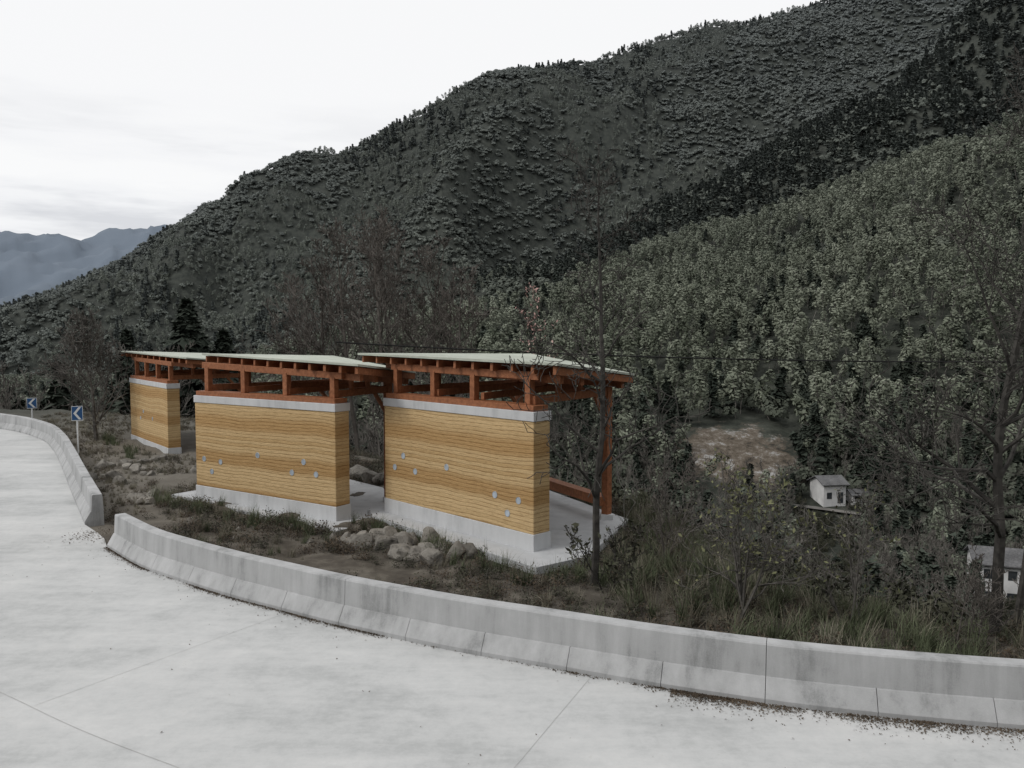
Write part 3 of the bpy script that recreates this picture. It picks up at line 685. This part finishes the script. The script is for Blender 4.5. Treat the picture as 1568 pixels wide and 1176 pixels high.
for (a,b_,m_) in (((-9.3,21.7),(-4.2,17.75),46),((-3.2,18.6),(.3,14.45),38),((.5,14.3),(2.0,15.2),16),((-17.5,34.8),(-13.1,29),14)):
    for t in rng.random(m_): 
        q=lerp(a,b_,t)+rng.normal(size=2)*.2-np.array([.18,.28]); pp.append(q)
pp=np.array(pp);n=len(pp)
scatter('grass_tufts',G_coll,np.stack([pp[:,0],pp[:,1],terrain(pp[:,0],pp[:,1])-.02],1),mkrot(n,.12),sc3(rng.uniform(.3,.65,n)),rng.integers(0,3,n))
R_coll=src_coll('rock_kinds',[rock_mesh(s) for s in (1,2,3,4)])
rp=[];rs=[]
def rk(cx,cy,sx_,sy_,n_,a,b_):
    for _ in range(n_): rp.append((cx+rng.normal()*sx_,cy+rng.normal()*sy_)); rs.append(rng.uniform(a,b_))
rk(-2.5,17.0,.45,.35,18,.18,.38); rk(-1.4,16.1,.5,.3,12,.16,.34); rk(-3.4,17.2,.3,.3,8,.12,.25)
rk(-9.6,21.4,.5,.4,9,.12,.3); rk(-12.0,25.5,.9,1.,16,.1,.36); rk(-13.6,28.0,.7,.8,10,.12,.3); rk(-6,18.2,1.8,.8,14,.06,.16); rk(-4.2,23.5,.8,1.2,8,.3,.5)
rp=np.array(rp);rs=np.array(rs)
k=np.ones(len(rp),bool)
for S_ in SL[1:2]+SL[:1]: k&=~inpoly(rp[:,0],rp[:,1],S_)
rp=rp[k];rs=rs[k]
scatter('rocks',R_coll,np.stack([rp[:,0],rp[:,1],terrain(rp[:,0],rp[:,1])+rs*.2],1),mkrot(len(rp),.5),sc3(rs),rng.integers(0,4,len(rp)))
# leaf litter by barrier foot
mb=MB()
s1=np.concatenate([[0],np.cumsum(np.linalg.norm(np.diff(C1,axis=0),axis=1))])
def litter(n,q0,q1,off,zz0=.006):
    q=rng.uniform(q0,q1,n); dens=fbm(q*1.3,q*0,77,3); k=rng.random(n)<np.clip((dens-.3)*2.6,0.05,1); q=q[k]; n=len(q)
    o=np.abs(rng.exponential(off,n))+.01
    px=np.interp(q,s1,C1[:,0])-np.interp(q,s1,N1[:,0])*o; py=np.interp(q,s1,C1[:,1])-np.interp(q,s1,N1[:,1])*o
    c=np.stack([px,py,zz0+rng.random(n)*.012],1)
    v,f=quads(c,rng.normal(size=(n,3))*.45+[0,0,1],rng.uniform(.006,.022,n),.8); v[:,2]=np.maximum(v[:,2],.003); mb.add(v,f,0)
L1=s1[-1]; qq=lambda xx:float(np.interp(-xx,-C1[:,0],s1))
litter(16000,qq(10),qq(2.0),.085); litter(9000,qq(2.8),L1,.03); litter(350,qq(8),L1,.35)
n=120; px=rng.uniform(-14,8,n);py=rng.uniform(4,20,n); k=(py<bar_y(px)-.2); px,py=px[k],py[k]
v,f=quads(np.stack([px,py,np.full(len(px),.012)],1),rng.normal(size=(len(px),3))*.3+[0,0,1],rng.uniform(.008,.022,len(px)),.8); mb.add(v,f,0)
n=420; px=-9.3+rng.normal(size=n)*.28;py=17.6+rng.normal(size=n)*.35
v,f=quads(np.stack([px,py,np.full(n,.012)],1),rng.normal(size=(n,3))*.3+[0,0,1],rng.uniform(.01,.03,n),.8); mb.add(v,f,0)
mb.obj('leaf_litter',[M_litter])

# ------------------------------------------------------------------ chevron signs
def sign(x,y,zc,w,h):
    E=empty('chevron_road_sign'); z=tz(x,y); mb=MB()
    dv=np.array([-x,-y])/math.hypot(x,y); sd=np.array([dv[1],-dv[0]])*-1.
    o=np.array([x,y])
    mb2=MB(); k=12; ps=[(o[0]+.03*math.cos(t),o[1]+.03*math.sin(t)) for t in np.linspace(0,2*math.pi,k,endpoint=False)]
    mb2.prism(ps,z-.2,zc+h*.5); mb2.obj('post',[M_signw],E)
    def P3(a,b_,f): q=o+dv*f+sd*a; return (q[0],q[1],zc+b_)
    mb.add([P3(-w/2,-h/2,.035),P3(w/2,-h/2,.035),P3(w/2,h/2,.035),P3(-w/2,h/2,.035),P3(-w/2,-h/2,.05),P3(w/2,-h/2,.05),P3(w/2,h/2,.05),P3(-w/2,h/2,.05)],[(3,2,1,0),(4,5,6,7),(0,1,5,4),(1,2,6,5),(2,3,7,6),(3,0,4,7)]); mb.obj('panel',[M_blue],E)
    mb=MB()
    ch=[(.12,.42),(.36,.42),(-.08,0),(.36,-.42),(.12,-.42),(-.34,0)]
    mb.add([P3(a*w,b_*h,.054) for a,b_ in ch],[(0,1,2,5),(5,2,3,4)])
    for a0,a1,b0,b1 in ((-.5,.5,.46,.5),(-.5,.5,-.5,-.46),(-.5,-.46,-.46,.46),(.46,.5,-.46,.46)):
        mb.add([P3(a0*w,b0*h,.054),P3(a1*w,b0*h,.054),P3(a1*w,b1*h,.054),P3(a0*w,b1*h,.054)],[(0,1,2,3)])
    mb.obj('chevron_marking',[M_signw],E)
sign(-16.3,30,1.52,.38,.55); sign(-22.9,38.2,1.22,.42,.5)

# ------------------------------------------------------------------ valley houses, road
def house(x,y,w,dp,h,ang,floors=2,z=None):
    E=empty('white_house'); z=tz(x,y) if z is None else z; ca,sa=math.cos(ang),math.sin(ang)
    W=lambda a,b_,c:(x+a*ca-b_*sa,y+a*sa+b_*ca,z+c)
    mb=MB(); r4=[(-w/2,-dp/2),(w/2,-dp/2),(w/2,dp/2),(-w/2,dp/2)]; mb.prism([W(a,b_,0)[:2] for a,b_ in r4],z-3,z+h)
    rh=dp*.22
    for s_ in (-1,1): mb.add([W(s_*w/2,-dp/2,h),W(s_*w/2,dp/2,h),W(s_*w/2,0,h+rh)],[(0,1,2)])
    mb.obj('walls',[M_white],E)
    mb=MB(); e=.5
    for s_ in (-1,1):
        k_=rh/(dp/2); v=[W(-w/2-e,s_*(dp/2+e),h-e*k_+.05),W(w/2+e,s_*(dp/2+e),h-e*k_+.05),W(w/2+e,0,h+rh+.05),W(-w/2-e,0,h+rh+.05)]
        v+= [(a,b_,c+.15) for a,b_,c in v]; mb.add(v,[(3,2,1,0),(4,5,6,7),(0,1,5,4),(1,2,6,5),(2,3,7,6),(3,0,4,7)])
    mb.obj('roof',[M_tile],E)
    mb=MB(); fh=h/floors; nw=max(2,int(w/2.3))
    for fl_ in range(floors):
        for i in range(nw):
            cx=-w/2+(i+.5)*w/nw
            if fl_==0 and i==nw//2: b0,b1,ww=0.05,2.1,.55
            else: b0,b1,ww=fl_*fh+.9,fl_*fh+2.1,.5
            for s_ in (-1,1):
                v=[W(cx-ww,s_*(dp/2+.03),b0),W(cx+ww,s_*(dp/2+.03),b0),W(cx+ww,s_*(dp/2+.03),b1),W(cx-ww,s_*(dp/2+.03),b1)]
                mb.add(v,[(0,1,2,3)])
    mb.obj('windows_and_door',[M_win],E)
house(59.5,150,4.4,5,3.6,.15,1); house(64.8,149.5,3.0,3,1.7,.1,1)
house(63.2,101,8,6,5.6,-.35,2)
mb=MB(); xs=np.linspace(52,125,60); ys=path(xs); zs=terrain(xs,ys)+.35
for i in range(59):
    mb.add([(xs[i],ys[i]-1.1,zs[i]),(xs[i+1],ys[i+1]-1.1,zs[i+1]),(xs[i+1],ys[i+1]+1.1,zs[i+1]+.1),(xs[i],ys[i]+1.1,zs[i]+.1)],[(0,1,2,3)])
mb.obj('village_road',[noise_mat('village_road_concrete',(.09,.085,.078),(.22,.21,.195),.4)])
mb=MB(); segs=[];pp=None
for t in np.linspace(0,1,60):
    xx=-6+46*t; p_=Vector((xx,27.5,3.45+.75*((t-.5)*2)**2+.15*t))
    if pp is not None: segs.append((pp,p_,.024,.024))
    pp=p_
v,f=tubes(segs,5); mb.add(v,f,0); mb.obj('utility_cable',[M_cable])

# ------------------------------------------------------------------ world, sun, camera
w=bpy.data.worlds.new('World'); scene.world=w; w.use_nodes=True; nt=w.node_tree; bg=nt.nodes['Background']
sky=nt.nodes.new('ShaderNodeTexSky'); sky.sky_type='NISHITA'; sky.sun_disc=False; sky.sun_elevation=math.radians(45); sky.sun_rotation=math.radians(245)
tc=nt.nodes.new('ShaderNodeTexCoord'); mp=nt.nodes.new('ShaderNodeMapping'); mp.inputs['Scale'].default_value=(1.3,1.3,9); nt.links.new(tc.outputs['Generated'],mp.inputs[0])
nz=noise(nt,mp.outputs[0],1.6,6,.55)
cl=ramp(nt,[(.38,(7.2,7.3,7.6)),(.46,(9.2,9.25,9.4)),(.55,(9.9,9.9,9.9))]); nt.links.new(nz.outputs[0],cl.inputs[0])
c=mixc(nt,.95,sky.outputs[0],cl.outputs[0])
sp=nt.nodes.new('ShaderNodeSeparateXYZ'); nt.links.new(tc.outputs['Generated'],sp.inputs[0])
hi=nt.nodes.new('ShaderNodeMapRange'); nt.links.new(sp.outputs['Z'],hi.inputs[0]); hi.inputs[1].default_value=.14; hi.inputs[2].default_value=.28
c=mixc(nt,hi.outputs[0],c,mixc(nt,.05,(9.75,9.75,9.8),sky.outputs[0]))
gx=nt.nodes.new('ShaderNodeMapRange'); nt.links.new(sp.outputs['X'],gx.inputs[0]); gx.inputs[1].default_value=.3; gx.inputs[2].default_value=.9; gx.inputs[3].default_value=1.; gx.inputs[4].default_value=.62
c=mixc(nt,1.0,c,gx.outputs[0],'MULTIPLY')
nt.links.new(c,bg.inputs['Color']); bg.inputs['Strength'].default_value=.1
sl=bpy.data.lights.new('sun','SUN'); sl.energy=1.35; sl.angle=math.radians(14); sl.color=(1,.97,.93)
so=bpy.data.objects.new('sun',sl); COL.objects.link(so)
az=math.radians(245); el=math.radians(45)
so.rotation_euler=Vector((math.sin(az)*math.cos(el),math.cos(az)*math.cos(el),math.sin(el))).to_track_quat('Z','Y').to_euler()
cd=bpy.data.cameras.new('camera'); cd.lens=28.25; cd.sensor_width=36; cd.clip_end=9000; cd.clip_start=.1
co=bpy.data.objects.new('camera',cd); COL.objects.link(co); co.location=(0,0,HC); co.rotation_euler=(math.radians(90-3.4),0,0); scene.camera=co
scene.view_settings.view_transform='Standard'; scene.view_settings.look='None'; scene.view_settings.exposure=0
